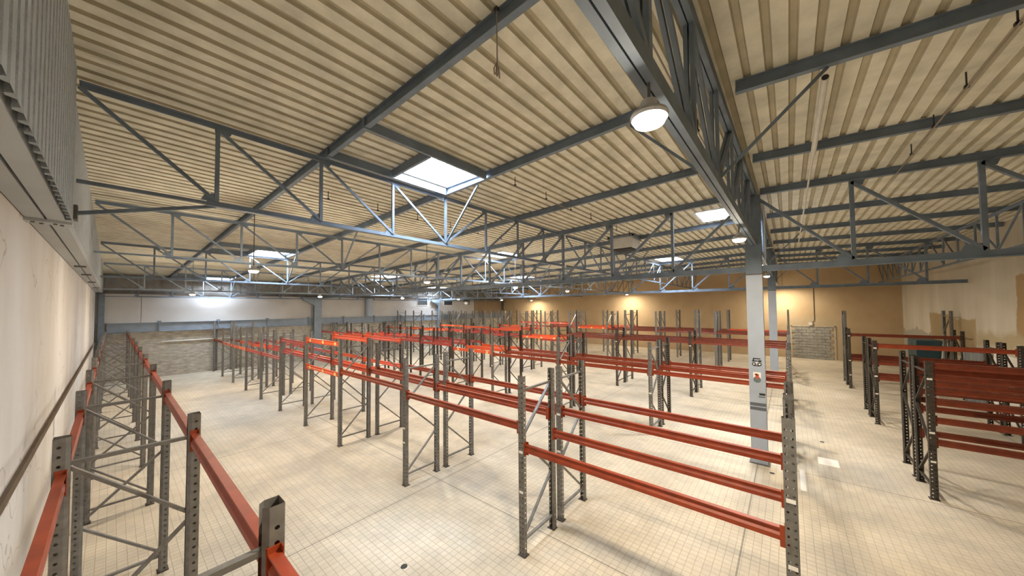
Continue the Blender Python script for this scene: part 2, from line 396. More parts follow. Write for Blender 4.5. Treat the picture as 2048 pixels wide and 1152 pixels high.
sticker(c1, 'black_sticker', [('ink', [rect(-.07, .075, .09, .115), rect(-.075, -.05, .03, .1), rect(-.09, .02, .03, .055), rect(.03, .09, .02, .07), disc(-.055, -.03, .04), disc(.055, -.03, .042), rect(-.06, .07, -.075, -.055)]), ('label', [disc(-.055, -.03, .018), disc(.055, -.03, .02), rect(-.02, .02, -.005, .02)])], 2.38, .0)
sticker(c1, 'sign_plate', [('label', [rect(-.075, .075, -.09, .10)]), ('teal_ink', [disc(0, -.075, .075, 16)]), ('red_ink', [rect(-.03, .035, -.06, .055), rect(-.045, .01, .03, .065)])], 2.06, .0)
sticker(c1, 'black_label', [('ink', [rect(-.0, .115, .02, .07), rect(-.01, .11, -.025, -.008)])], 1.60, -.03)
sticker(c1, 'grey_tape_band', [('grey_tape', [rect(-.155, .155, -.02, .055), rect(-.155, .155, -.12, -.045)])], 1.38, 0)
c2 = column(21.3, .62, deck(.62)-.16, 'second pale blue-grey steel column, behind the orange and brown rack beams', 4.52)
def wall_column(x, label, hw):
    t = thing('wall_column', (x, Y1-.42, 0), label, 'column')
    mb = MB(); mb.box(-hw, hw, -.02, .0, .012, 4.62); mb.box(-hw, hw, .24, .26, .012, 4.62); mb.box(-.012, .012, 0, .24, .012, 4.62); link('column_shaft', mb.mesh('column_shaft', M['girder']), t)
    mb = MB(); mb.plate([(-hw, .12, 4.05), (hw, .12, 4.05), (hw, .12, 4.62), (-hw-.75, .12, 4.62), (-hw-.75, .12, 4.45)], (0, 1, 0), .24); link('haunch', mb.mesh('haunch', M['girder']), t)
    mb = MB(); mb.box(-hw-.05, hw+.05, -.05, .28, 0, .012); link('base_plate', mb.mesh('base_plate', M['steel_brown']), t)
wall_column(9.9, 'wide blue-grey wall column with a haunch in front of the block wall', .25)
wall_column(21.2, 'bluish lit wall column between the small high windows', .14)
# corner posts
for x, y, lab in ((-.38, Y1-.2, 'dark grey corner post where the white left wall ends'), (31.2, Y1-.2, 'dark brown post in the far corner beside the tan wall')):
    mb = MB(); mb.box(-.1, .1, -.1, .1, 0, 4.68); tag(link('corner_post', mb.mesh('corner_post', M['steel' if x < 1 else 'steel_brown']), None, (x, y, 0)), lab, 'post')
# wide pale duct on back wall
t = thing('vertical_duct', (13.9, Y1-.40, 0), 'wide round grey duct standing on the back wall beam', 'duct')
mb = MB(); mb.lathe([(.30, 3.16), (.30, 4.6)], (0, 0, 0), 20); link('duct_body', mb.mesh('duct_body', M['steel_light']), t)
mb = MB(); mb.lathe([(.33, 4.6), (.33, 4.66)], (0, 0, 0), 20); link('duct_collar', mb.mesh('duct_collar', M['steel']), t)

# purlins
CH = .16
def purlin(x, ya, yb, label, xa=None):
    mb = MB(); x2 = x if xa is None else xa
    mb.sweep(isec(.15, .075, .012, .010), (0, 0, 0), (x2-x, yb-ya, deck(yb)-deck(ya)))
    tag(link('roof_purlin', mb.mesh('roof_purlin', M['steel']), None, (x, ya, deck(ya))), label, 'beam')
ordn = ['first', 'second', 'third', 'fourth', 'fifth', 'sixth', 'seventh', 'eighth', 'ninth']
PX = [2.28, 4.72, 7.48, 12.85, 15.6, 18.4, 23.7, 26.2, 28.7]
for i, x in enumerate(PX):
    bay = ('left bay', 'middle bay', 'far bay')[i//3]
    purlin(x, .80, Y1-.03, 'steel purlin under the left roof slope, %s from the left wall, %s' % (ordn[i], bay), x-.20 if i == 0 else None)
    xr = (2.3, 4.98, 7.62)[i] if i < 3 else x
    purlin(xr, .44, Y0+.02, 'steel purlin under the right roof slope, %s from the near end, %s' % (ordn[i], bay), xr+.25 if i < 3 else None)
# skylight trimmers
for n, (a, b, c, d) in enumerate(SKY[:1]+SKY[1:2]+SKY[2:3]):
    t = thing('skylight_trimmer', (0, 0, 0), '%s skylight trimmer frame between the first two left purlins' % ('nearest', 'middle', 'farthest')[n], 'beam')
    for nm, p0, p1 in (('trimmer_beam', (2.2, c-.05), (4.66, c-.05)), ('trimmer_beam', (2.2, d+.05), (4.66, d+.05)), ('cross_trimmer', (a-.05, c-.01), (a-.05, d+.01))):
        mb = MB(); mb.bar((p0[0], p0[1], deck(p0[1])-.10), (p1[0], p1[1], deck(p1[1])-.10), .05, .14); link(nm, mb.mesh(nm, M['steel']), t)

def truss_x(xa, xb, y, label, heavy=False, group=None):
    """lattice truss along X with eight panels"""
    zt = deck(y)-.15; zb = zt-1.09 if not heavy else 5.27
    if heavy: zt = deck(y)-.02
    t = thing('roof_truss' if not heavy else 'roof_girder', (xa, y, zb), label, 'truss')
    L = xb-xa; n = 8; s = 1.0
    nodes = [0]+[1.15+1.30*k for k in range(7)]+[L] if xa < 0 else [L*k/8 for k in range(9)]
    if not xa < 0: nodes = [L*k/8 for k in range(9)]
    H = zt-zb; pr = []
    mt = M['steel']
    def piece(nm, fn):
        mb = MB(); fn(mb); link(nm, mb.mesh(nm, mt), t)
    if heavy:
        for nm, z0, z1 in (('top_chord', H-.13, H), ('bottom_chord', -.07, .06)):
            piece(nm, lambda m: (m.box(0, L, -.058, -.006, z0, z1), m.box(0, L, .006, .058, z0, z1)))
    else:
        piece('top_chord', lambda m: m.sweep([(-.05, 0), (.05, 0), (.05, -.01), (.008, -.01), (.008, -.07), (-.008, -.07), (-.008, -.01), (-.05, -.01)], (0, 0, H), (L, 0, H)))
        piece('bottom_chord', lambda m: m.sweep([(-.045, -.035), (.045, -.035), (.045, -.025), (.008, -.025), (.008, .035), (-.008, .035), (-.008, -.025), (-.045, -.025)], (nodes[1]-.1 if xa < 0 else 0, 0, 0), (L, 0, 0)))
        if xa < 0: piece('end_strut', lambda m: m.bar((0, 0, -.01), (nodes[1], 0, 0), .03, .04))
    wv, wd = (.05, .045) if not heavy else (.07, .07)
    zt_in = H-(.13 if heavy else .06)
    for k in range(1, n):
        if heavy: piece('vertical', lambda m: (m.box(nodes[k]-.032, nodes[k]+.032, -.045, -.008, .05, zt_in), m.box(nodes[k]-.032, nodes[k]+.032, .008, .045, .05, zt_in)))
        else: piece('vertical', lambda m: m.box(nodes[k]-.022, nodes[k]+.022, -.022, .022, .03, zt_in))
    for k in range(n):
        a, b = ((nodes[k], zt_in), (nodes[k+1], .04)) if k < 4 else ((nodes[k], .04), (nodes[k+1], zt_in))
        if heavy: piece('diagonal', lambda m: (m.bar((a[0], -.026, a[1]), (b[0], -.026, b[1]), .036, .065), m.bar((a[0], .026, a[1]), (b[0], .026, b[1]), .036, .065)))
        else: piece('diagonal', lambda m: m.bar((a[0], 0, a[1]), (b[0], 0, b[1]), .036, .04))
    if not heavy:
        for k in range(1, n):
            if k != 4:
                s = -1 if k < 4 else 1
                piece('gusset', lambda m: m.plate([(nodes[k]-.02*s, 0, .03), (nodes[k]+.16*s, 0, .03), (nodes[k]+.13*s, 0, .10), (nodes[k]+.05*s, 0, .14), (nodes[k]-.02*s, 0, .14)], (0, 1, 0), .014))
            s = 1 if k < 4 else -1
            piece('gusset', lambda m: m.plate([(nodes[k]-.03*s, 0, zt_in+.03), (nodes[k]+.16*s, 0, zt_in+.03), (nodes[k]+.13*s, 0, zt_in-.05), (nodes[k]-.03*s, 0, zt_in-.05)], (0, 1, 0), .014))
    # knee braces to the middle purlin
    mid = nodes[4]
    for s in ((-1, 1) if heavy else (-1,) if y > 0 else ()):
        piece('knee_brace', lambda m: m.bar((mid, .03*s, .05), (mid+(.28 if s < 0 and heavy and xa < 0 else 0), 1.05*s, deck(y+1.05*s)-.155-zb), .035, .035))
    return t
BAYS = ((-.28, 9.87), (10.07, 21.2), (21.4, X1-.02)); BN = ('left bay', 'middle bay', 'far bay')
for b, (xa, xb) in enumerate(BAYS):
    truss_x(xa, xb, (.70, .60, .60)[b], 'heavy double-angle ridge girder over the column line, %s' % BN[b], True).rotation_euler = (0, 0, (-.010, 0, 0)[b])
    for k, y in enumerate((5.90, 11.2, 16.5, 21.8, 27.1)):
        truss_x(xa, xb, y, 'thin blue-grey lattice roof truss, %s row left of the columns, %s' % (ordn[k], BN[b]))
    truss_x(xa, xb, -4.5, 'thin lattice roof truss close to the patched right wall, %s' % BN[b])
def truss_y(x, ya, yb, nodes, flip, label):
    t = thing('main_truss', (x, ya, 4.64), label, 'truss'); zb = 4.64
    def piece(nm, fn, mm='steel'):
        mb = MB(); fn(mb); link(nm, mb.mesh(nm, M[mm]), t)
    def P(y, z): return (0, y-ya, z-zb)
    piece('top_chord', lambda m: m.sweep(isec(.15, .10, .014, .012), P(ya, deck(ya)), P(yb, deck(yb))))
    piece('bottom_chord', lambda m: m.sweep([(-.07, -.07), (.07, -.07), (.07, -.056), (.01, -.056), (.01, .07), (-.01, .07), (-.01, -.056), (-.07, -.056)], P(ya, zb), P(yb, zb)))
    for k in range(1, len(nodes)):
        y = nodes[k]; piece('vertical', lambda m: m.bar(P(y, zb+.05), P(y, deck(y)-.14), .07, .07, (1, 0, 0)))
        s = 1 if yb > ya else -1
        if k < flip: s2 = -s
        else: s2 = s
        piece('gusset', lambda m: m.plate([P(y-.03*s2*-1, zb+.05), P(y+.30*s2, zb+.05), P(y+.22*s2, zb+.20), P(y-.03*s2*-1, zb+.20)], (1, 0, 0), .016))
        zt = deck(y)-.14
        piece('gusset', lambda m: m.plate([P(y+.04*s2, zt+.02), P(y-.22*s2, zt+.02), P(y-.17*s2, zt-.12), P(y+.04*s2, zt-.12)], (1, 0, 0), .016))
    for k in range(len(nodes)-1):
        a, b = nodes[k], nodes[k+1]
        p, q = (P(a, deck(a)-.18), P(b, zb+.08)) if k < flip else (P(a, zb+.08), P(b, deck(b)-.18))
        piece('diagonal', lambda m: m.bar(p, q, .06, .07, (1, 0, 0)))
for x, nm in ((9.97, 'first column line'), (21.3, 'second column line')):
    truss_y(x, .78, Y1-.17, [.68+1.762*k for k in range(16)], 8, 'deep main truss running away to the back wall from the %s' % nm)
    truss_y(x, .46, Y0+.05, [.56-1.65*k for k in range(4)], 9, 'deep main truss running right to the patched wall from the %s' % nm)

# steel along the left wall
t = thing('eave_beam', (X0, Y0, 4.72), 'long pale grey double channel beam along the top of the white left wall', 'beam')
for a, b in ((.005, .125), (.143, .255)):
    mb = MB(); mb.box(a, b, .02, Y1-Y0-.35, 0, .012); mb.box(a, a+.012, .02, Y1-Y0-.35, .012, .12); mb.box(b-.012, b, .02, Y1-Y0-.35, .012, .12); link('channel', mb.mesh('channel', M['beam_left']), t)
mb = MB(); mb.box(-.0, .30, 5.95-Y0, 6.12-Y0, -.03, 0); link('splice_plate', mb.mesh('splice_plate', M['beam_left']), t)
for q in ((.05, 6.0), (.1, 6.05), (.19, 6.0), (.23, 6.05)):
    mb = MB(); mb.lathe([(.014, -.012), (.014, 0)], (q[0], q[1]-Y0, -.03), 8); link('bolt', mb.mesh('bolt', M['steel_brown']), t)
for yy in (11.5, 14.0, 17.5, 21.5):
    mb = MB(); mb.box(.06, .22, yy-Y0, yy-Y0+.12, -.03, 0); link('clip', mb.mesh('clip', M['steel_brown']), t)
t = thing('wall_brace', (.87, 5.9, 5.2), 'flat bracing bar from the nearest left truss node down to the left wall', 'brace')
mb = MB(); mb.bar((0, .05, -.04), (-1.15, .2, -.35), .045, .04); link('brace_bar', mb.mesh('brace_bar', M['steel']), t)
mb = MB(); mb.box(-1.17, -1.14, .12, .28, -.43, -.27); link('end_plate', mb.mesh('end_plate', M['steel_brown']), t)
# blue-grey crash beam along the back wall
t = thing('wall_girder', (-.2, Y1-.12, 2.58), 'blue-grey steel girder with stiffeners along the top of the block wall', 'beam')
mb = MB(); mb.sweep(isec(.52, .18, .025, .02), (0, 0, .52), (31.2, 0, .52)); link('girder_web', mb.mesh('girder_web', M['girder']), t)
for k in range(12):
    mb = MB(); x = 1.9+2.55*k; mb.box(x-.03, x+.03, -.10, -.01, .02, .50); mb.box(x-.08, x+.08, -.09, .02, .52, .60); link('stiffener', mb.mesh('stiffener', M['steel']), t)
for k, x in enumerate((4.15, 15.4, 26.0)):
    mb = MB(); mb.box(-.09, .09, -.06, .06, 0, 2.57)
    tag(link('block_wall_post', mb.mesh('block_wall_post', M['steel_brown']), None, (x, Y1-.09, 0)), '%s dark post from the left on the grey block wall' % ordn[k], 'post')
mb = MB(); mb.tube([(1.8, 0, 0), (8.6, 0, 0)], .035); tag(link('wall_pipe', mb.mesh('wall_pipe', M['white_plastic']), None, (0, Y1-.07, 1.98)), 'long pale pipe fixed across the grey block wall', 'pipe')

# ------------------------------------------------------------------ pallet racking
YG = [.03, 3.19, 6.36, 9.57, 12.1, 14.65, 17.16, 19.64, 22.24, 24.84, 27.35]
def perf_strip(mb, p, u, wd, hgt, holes, pitch=.075, r=.011):
    """perforated steel strip: p = lower corner, u = horizontal direction, holes = offsets of hole columns"""
    p = Vector(p); u = Vector(u); up = Vector((0, 0, 1))
    xs = [0]; 
    for h_ in holes: xs += [h_-.018, h_+.018]
    xs.append(wd); n = int(hgt/pitch); z1 = n*pitch
    for a, b in zip(xs[0::2], xs[1::2]): mb.poly([p+u*a, p+u*b, p+u*b+up*z1, p+u*a+up*z1])
    if hgt > z1+.001: mb.poly([p+up*z1, p+u*wd+up*z1, p+u*wd+up*hgt, p+up*hgt])
    for h_ in holes:
        for k in range(n):
            z0 = k*pitch; c = z0+pitch/2
            sq = [(h_-.018, z0), (h_+.018, z0), (h_+.018, z0+pitch), (h_-.018, z0+pitch)]
            dm = [(h_-r, c-r*.5), (h_, c-r*1.1), (h_+r, c-r*.5), (h_+r, c+r*.5), (h_, c+r*1.1), (h_-r, c+r*.5)]
            q = lambda s: p+u*s[0]+up*s[1]
            for f in ((sq[0], sq[1], dm[2], dm[1], dm[0]), (sq[1], sq[2], dm[3], dm[2]), (sq[2], sq[3], dm[5], dm[4], dm[3]), (sq[3], sq[0], dm[0], dm[5])): mb.poly([q(s) for s in f])
POST = {}
def post_mesh(hgt, mm, side):
    """open C section upright; its perforated face looks towards -x (side -1) or +x"""
    key = (hgt, mm, side)
    if key not in POST:
        mb = MB(); s = side; h_ = hgt-.008
        perf_strip(mb, (s*.045, -.05, .008), (0, 1, 0), .10, h_, (.026, .074))
        for yy in (-.05, .05):
            perf_strip(mb, (s*.045, yy, .008), (-s, 0, 0), .065, h_, (.032,))
            mb.poly([(-s*.02, yy, .008), (-s*.045, yy*.55, .008), (-s*.045, yy*.55, hgt), (-s*.02, yy, hgt)])
        me = bpy.data.meshes.new('post'); me.from_pydata(mb.v, [], mb.f); me.materials.append(M[mm]); POST[key] = me
    return POST[key]
BR = {}
def bracing_mesh(dep, hgt, mm, rev):
    key = (round(dep, 2), hgt, mm, rev)
    if key not in BR:
        mb = MB(); a, b = .02, dep-.02
        lo, hi = .22, hgt-.22
        mb.bar((a, 0, lo), (b, 0, lo), .03, .042, (0, 1, 0)); mb.bar((a, 0, hi), (b, 0, hi), .03, .042, (0, 1, 0))
        n = max(2, round((hi-lo)/.74)); st = (hi-lo)/n
        for k in range(n):
            p, q = ((a, .012, lo+k*st+.04), (b, .012, lo+(k+1)*st-.02))
            if (k+rev) % 2: p, q = (b, .012, p[2]), (a, .012, q[2])
            mb.bar(p, q, .026, .042, (0, 1, 0))
        BR[key] = mb.mesh('upright_frame', M[mm])
    return BR[key]
mb = MB(); mb.box(-.06, .06, -.07, .07, 0, .008); mb.lathe([(.012, .008), (.012, .022)], (.0, .0, 0), 6); FOOT = mb.mesh('foot_plate', M['post_dark'])
BEAM = {}
def beam_mesh(L, mm):
    key = (round(L, 2), mm)
    if key not in BEAM:
        mb = MB(); hh = .115
        pr = [(-.022, -hh), (.028, -hh), (.028, 0), (-.010, 0), (-.010, -.030), (-.017, -.042), (-.022, -.048)]
        pr2 = [(-.026, -hh), (.026, -hh), (.026, -.072), (.008, -.052), (.008, -.014), (.026, -.012), (.026, 0), (-.026, 0), (-.026, -.012), (-.008, -.014), (-.008, -.052), (-.026, -.072)]
        mb.sweep(pr2, (0, -L/2, 0), (0, L/2, 0)); BEAM[key] = mb.mesh('beam', M[mm])
    return BEAM[key]
CONN = {}
def conn_mesh(mm):
    if mm not in CONN:
        mb = MB(); mb.box(-.03, .03, -.004, .004, -.17, .03); mb.box(-.032, -.027, -.035, .035, -.17, .03); mb.box(.027, .032, -.035, .0, -.17, .03); CONN[mm] = mb.mesh('beam_connector', M[mm])
    return CONN[mm]
mb = MB(); mb.box(-.002, .002, -.035, .035, -.018, .018); PLATE = mb.mesh('label_plate', M['label'])
mb = MB(); mb.box(-.0015, .0015, -.06, .06, -.04, .04); STICK = mb.mesh('sticker', M['yellow'])
OX, OR, CR, OD = 'oxide', 'orange', 'crimson', 'oxide_dark'
def rack(xf, xb, ys, tops, beams_f, beams_b, label, pmat='galv', group=None, fmats=None, plates=(), reach=0, stick=()):
    """one run of racking: upright frames at ys, beams on the front (xf) and back (xb) lines; beams_*[k] = [(top z, colour)]"""
    t = thing('pallet_rack', (xf, ys[0], 0), label, 'rack', group); dep = xb-xf
    for k, y in enumerate(ys):
        hgt = tops[k] if isinstance(tops, (list, tuple)) else tops
        pm = (fmats or {}).get(k, pmat)
        fr = link('upright_frame', bracing_mesh(dep, hgt, pm, k % 2 if not reach else reach-1), t, (0, y-ys[0], 0))
        for dx, s in ((0, -1), (dep, 1)):
            link('post', post_mesh(hgt, pm, s), fr, (dx, 0, 0)); link('foot_plate', FOOT, fr, (dx, 0, 0))
        for (kk, dx, z) in plates:
            if kk == k: link('label_plate', PLATE, fr, (dx-.047 if dx == 0 else dx+.047, 0, z))
    for line, bl in ((0, beams_f), (dep, beams_b)):
        for k, lv in bl.items():
            ya, yb = ys[k]-ys[0]+.05, ys[k+1]-ys[0]-.05; L = yb-ya
            for z, mm in lv:
                b = link('beam', beam_mesh(L, mm), t, (line, (ya+yb)/2, z))
                for s in (-1, 1): link('beam_connector', conn_mesh(mm), b, (0, s*(L/2-.004), 0), (0, 0, 0 if s < 0 else math.pi))
                if (k, line) in stick:
                    for q in (-.40, -.05, .36): link('sticker', STICK, b, (-.0285, q*L, -.06))
    return t
def lv(*a): return {k: v for k, v in a}
R3 = range(3)
# row A, against the aisle in front of the camera
rack(4.06, 4.86, YG, [2.7, 2.7, 2.68, 2.9, 2.9, 2.75, 2.75, 2.9, 3.1, 2.75, 3.1],
     {0: [(1.67, OX)], 1: [(1.98, OX)], 2: [(2.09, OX)], 3: [(1.98, OR), (2.83, OR)], 4: [(2.68, CR)], 5: [(1.97, CR)], 6: [(1.96, CR)], 7: [(1.95, OR)], 8: [(1.95, OR)], 9: [(1.99, OX)]},
     {0: [(1.66, OX)], 1: [(1.99, OX)], 2: [(2.0, OX)], 3: [(1.99, OR), (2.88, OR)], 4: [(2.0, CR), (2.6, OR)], 5: [(1.97, CR)], 6: [(1.97, CR)], 7: [(1.95, OR)], 8: [(1.95, OR)], 9: [(1.96, OX)]},
     'grey rack run nearest the camera, facing the wide left aisle, one beam level', plates=((1, 0, 1.55), (1, 0, .95), (2, 0, 1.2), (0, 0, 1.95), (0, 0, 1.35), (2, 0, .9)), reach=1, stick=((3, 0), (7, 0), (8, 0)))
rack(5.14, 5.95, YG, [2.7, 2.7, 2.7, 2.72, 2.9, 2.72, 2.75, 2.75, 2.75, 2.75, 2.75],
     {0: [(1.97, OX)], 1: [(2.0, OX)], 2: [(2.0, OX)], 3: [(1.98, OR)], 4: [(1.98, OR)], 5: [(1.97, OR)], 6: [(2.0, CR)], 7: [(1.97, OR)], 8: [(1.97, CR)]},
     {0: [(1.98, OX)], 1: [(2.0, OX)], 2: [(2.0, OX)], 3: [(1.97, OR), (2.78, OR)], 4: [(2.0, OR), (2.78, OR)], 5: [(2.0, CR)], 6: [(2.0, CR)], 7: [(1.97, OR)], 8: [(1.97, CR)]},
     'grey rack run back to back behind the nearest run, with the lower inner beams', plates=((1, 0, 1.85), (1, 0, 1.2)), reach=2)
# row B
rack(10.20, 11.04, YG, [2.7]*4+[2.72]*7, {**{k: [(1.88, OX)] for k in R3}, 3: [(1.93, OR)], 4: [(2.08, CR)], 5: [(2.12, CR)], 6: [(2.15, CR)], 7: [(2.15, OR)], 8: [(2.15, CR)], 9: [(2.15, CR)]},
     {**{k: [(1.88, OX)] for k in R3}, 3: [(1.93, OR)], 4: [(2.08, CR)], 5: [(2.12, CR)], 6: [(2.15, CR)], 7: [(2.15, OR)], 8: [(2.15, CR)]},
     'rack run with pale posts just behind the first steel column', fmats={1: 'galv', 4: 'post_dark', 5: 'post_dark'}, plates=((1, 0, 1.2), (3, 0, 1.35), (3, 0, .8)), stick=((3, 0),))
rack(11.28, 12.09, YG, [2.7]*4+[2.72]*7, {**{k: [(1.88, OX)] for k in R3}, 3: [(1.93, OR)], 4: [(2.08, CR)], 5: [(2.12, CR)], 6: [(2.15, OR)], 7: [(2.15, CR)]},
     {**{k: [(1.88, OX)] for k in R3}, 3: [(1.93, OR)], 4: [(2.08, CR)], 5: [(2.12, CR)], 6: [(2.15, OR)], 7: [(2.15, CR)]},
     'rack run with dark posts back to back behind the pale posts of the second row', pmat='post_dark', fmats={0: 'galv'})
# row C
rack(15.44, 16.34, YG, [2.7]*11, {**{k: [(2.31, OD)] for k in R3}, 3: [(2.12, OR)], 4: [(2.12, CR), (2.48, OR)], 5: [(2.18, CR), (2.55, OR)], 6: [(2.2, CR), (2.58, OR)], 7: [(2.2, OR)], 8: [(2.2, OR)], 9: [(2.2, OR)]},
     {**{k: [(2.31, OD)] for k in R3}, 3: [(2.12, OR)], 4: [(2.12, CR), (2.48, OR)], 5: [(2.18, CR)], 6: [(2.2, CR)], 7: [(2.2, OR)], 8: [(2.2, OR)]},
     'low dark rack run of the third row with brown top beams', pmat='post_dark', fmats={0: 'galv', 9: 'galv', 10: 'galv', 8: 'galv'}, plates=((1, 0, 2.1), (2, 0, 2.1)), stick=((6, 0), (7, 0), (8, 0), (3, 0)))
rack(16.60, 17.39, YG, [2.7]+[3.58]*10, {**{k: [(2.31, OD)] for k in R3}, 3: [(2.12, OR)], 4: [(2.48, OR)], 5: [(2.2, CR)], 6: [(2.2, CR)], 7: [(2.2, OR)]},
     {**{k: [(2.31, OD)] for k in R3}, 3: [(1.8, CR)], 4: [(2.48, OR)], 5: [(2.2, CR)], 6: [(2.2, CR)]},
     'tall grey rack run standing behind the low dark third row')
# row D
rack(21.65, 22.45, YG, [2.7, 3.45]+[3.45]*9, {0: [(2.3, OD)], 1: [(2.3, OD)], 2: [(2.3, OD)], 3: [(2.35, OR)], 4: [(2.62, OR)], 5: [(2.62, CR)], 6: [(2.3, OR)]},
     {0: [(2.3, OD)], 1: [(2.3, OD)], 2: [(2.3, OD)], 3: [(2.35, OR)], 4: [(2.62, CR)], 5: [(2.3, CR)]},
     'tall rack run with thin posts just behind the second steel column', stick=((4, 0), (3, 0), (5, 0)))
rack(22.70, 23.50, YG, [2.7, 3.45]+[3.45]*9, {0: [(2.3, OD)], 1: [(2.3, OD)], 2: [(2.3, OD)], 4: [(2.3, CR)]}, {0: [(2.3, OD)], 1: [(2.3, OD)], 2: [(2.3, OD)], 3: [(2.3, OR)]},
     'tall rack run back to back behind the one at the second steel column')
rack(26.62, 27.51, YG, 3.48, {0: [(2.15, OR)], 1: [(2.15, OD)], 2: [(2.15, OD)], 3: [(2.2, OR)], 4: [(2.2, OR)], 5: [(2.2, CR)]}, {0: [(2.15, OR)], 1: [(2.15, OD)], 2: [(2.15, OD)], 3: [(2.2, OR)]},
     'farthest tall rack run standing alone in front of the tan wall', stick=((3, 0),))
# row L along the left wall
YL = [-.5, 2.03, 4.52, 7.07, 9.65, 12.1, 14.65, 17.16, 19.64, 22.24, 24.84, 27.2]
rack(-.24, .53, YL, [2.72, 2.78, 2.74, 2.72]+[2.7]*8, {k: [(2.46, OX)] for k in range(10)}, {k: [(2.56, OX)] for k in range(11)},
     'grey rack run with red beams standing along the white left wall', reach=2)
# right-hand block beyond the cross aisle
YR = [-2.06, -5.2]; YC = [-2.06, -4.70]
def rrack(xf, xb, ys, top, lvf, lvb, label, pm='post_dark', plates=()):
    r = rack(xf, xb, ys[::-1], top, {0: lvf}, {0: lvb}, label, pmat=pm, plates=plates); return r
rrack(10.18, 11.04, YR, 2.64, [(z, OD) for z in (2.61, 2.39, 2.26, 2.135, 1.92, 1.57, 1.15)], [(z, OD) for z in (2.39, 1.96, 1.60, 1.09)], 'dark rack at right stacked with many spare red-brown beams', plates=((1, 0, 2.3), (1, 0, 1.27), (1, 0, .72)))
rrack(11.28, 12.09, YR, 2.64, [(z, OD) for z in (2.49, 1.74)], [], 'dark rack back to back behind the right stack of spare beams')
rrack(15.44, 16.34, YC, 2.62, [(2.5, OX), (1.97, OD), (1.5, OD)], [(2.45, OD), (1.9, OD), (1.48, OD)], 'dark rack at right with a broad red top beam and three levels', plates=((1, 0, 2.38), (1, 0, 1.5), (1, 0, .95)))
rrack(16.60, 17.39, YC, 2.62, [(1.95, OD)], [(1.95, OD)], 'dark rack back to back behind the three level rack at right')
rrack(21.3, 22.14, YR, 2.68, [(2.47, OD), (1.37, OD)], [(2.4, OD), (1.3, OD)], 'dark rack at right with brown beam under the dado of the patched wall', plates=((1, 0, 2.35), (1, 0, 1.25), (1, 0, .6)))
rrack(22.4, 23.25, YR, 3.46, [(1.35, OD)], [(1.35, OD)], 'tall grey rack beside the blocked doorway at right', pm='galv')

# ------------------------------------------------------------------ lamps
def lamp(x, y, z, label):
    t = thing('pendant_lamp', (x, y, z), label, 'lamp')
    mb = MB(); mb.lathe([(.11, .012), (.118, .03), (.11, .05), (.06, .08), (.05, .13), (.018, .14)], (0, 0, 0), 24); link('housing', mb.mesh('housing', M['lamp_body']), t)
    mb = MB(); mb.lathe([(.05, -.035), (.09, -.02), (.106, .012)], (0, 0, 0), 24); link('lens', mb.mesh('lens', M['lamp_lens']), t)
    top = 5.20 if abs(y-.66) < .3 else deck(y)
    mb = MB(); mb.tube([(0, 0, .135), (0, 0, top-z)], .01, 6); link('hanger_rod', mb.mesh('hanger_rod', M['steel_brown']), t)
    for kind, pw, dz in (('AREA', LAMP_W*(1.15 if x > 29 else .95 if y < 1 else .55), -.04), ('POINT', LAMP_W*(.12 if x > 29 else .10 if y < 1 else .55), -.18)):
        L = bpy.data.lights.new('lamp_light', kind); L.energy = pw; L.color = LAMP_COL
        if kind == 'AREA': L.shape = 'DISK'; L.size = .2
        else: L.shadow_soft_size = .06
        lo = bpy.data.objects.new('lamp_light', L); COL.objects.link(lo); lo.parent = t; lo.location = (0, 0, dz)
LX = [2.2, 7.3, 12.4, 17.3, 22.4, 30.1]
for i, x in enumerate(LX):
    lamp(x, .66 if i < 5 else .3, 4.95, 'round bright lamp under the ridge girder, %s from the camera' % ordn[i])
    lamp(x, 10.1 if i < 5 else 11.35, 4.70 if i < 5 else 4.86, 'round pendant lamp in the middle lamp row, %s from the left wall' % ordn[i])
    lamp(x, 19.85 if i < 5 else 22.2, 4.44 if i < 5 else 4.54, 'round pendant lamp in the row nearest the back wall, %s from the left' % ordn[i])

# ------------------------------------------------------------------ services and small things under the roof
t = thing('unit_heater', (12.6, 4.78, 5.93), 'white box shaped ventilation unit hanging under the roof', 'ventilator')
mb = MB(); mb.box(-.42, .42, -.42, .42, .03, .42); link('casing', mb.mesh('casing', M['white_plastic']), t)
mb = MB(); mb.box(-.36, .36, -.36, .36, 0, .03)
for k in range(6): mb.box(-.34, .34, -.34+k*.12, -.32+k*.12, -.015, 0)
link('outlet_grille', mb.mesh('outlet_grille', M['ink']), t)
mb = MB(); mb.box(-.5, .5, -.5, -.44, .42, .48); mb.box(-.5, .5, .44, .5, .42, .48); mb.box(-.5, -.44, -.5, .5, .42, .48); mb.box(.44, .5, -.5, .5, .42, .48); link('hanging_frame', mb.mesh('hanging_frame', M['steel']), t)
t = thing('waste_pipe', (4.86, -.37, 6.20), 'white plastic pipe running under the right roof slope', 'pipe')
mb = MB(); mb.tube([(0, 0, 0), (2.3, 0, -.02)], .034, 12); link('wide_pipe', mb.mesh('wide_pipe', M['white_plastic']), t)
mb = MB(); mb.tube([(2.3, 0, -.02), (12, .0, -.02)], .016, 8); link('thin_conduit', mb.mesh('thin_conduit', M['white_plastic']), t)
mb = MB(); mb.lathe([(.03, 0), (.03, .004)], (0, 0, 0), 12)
t2 = mb.mesh('pipe_mouth_shade', M['ink']); link('pipe_mouth_shade', t2, t, (-.002, 0, 0), (0, -math.pi/2, 0))  # flat black disc painting the dark hollow of the pipe
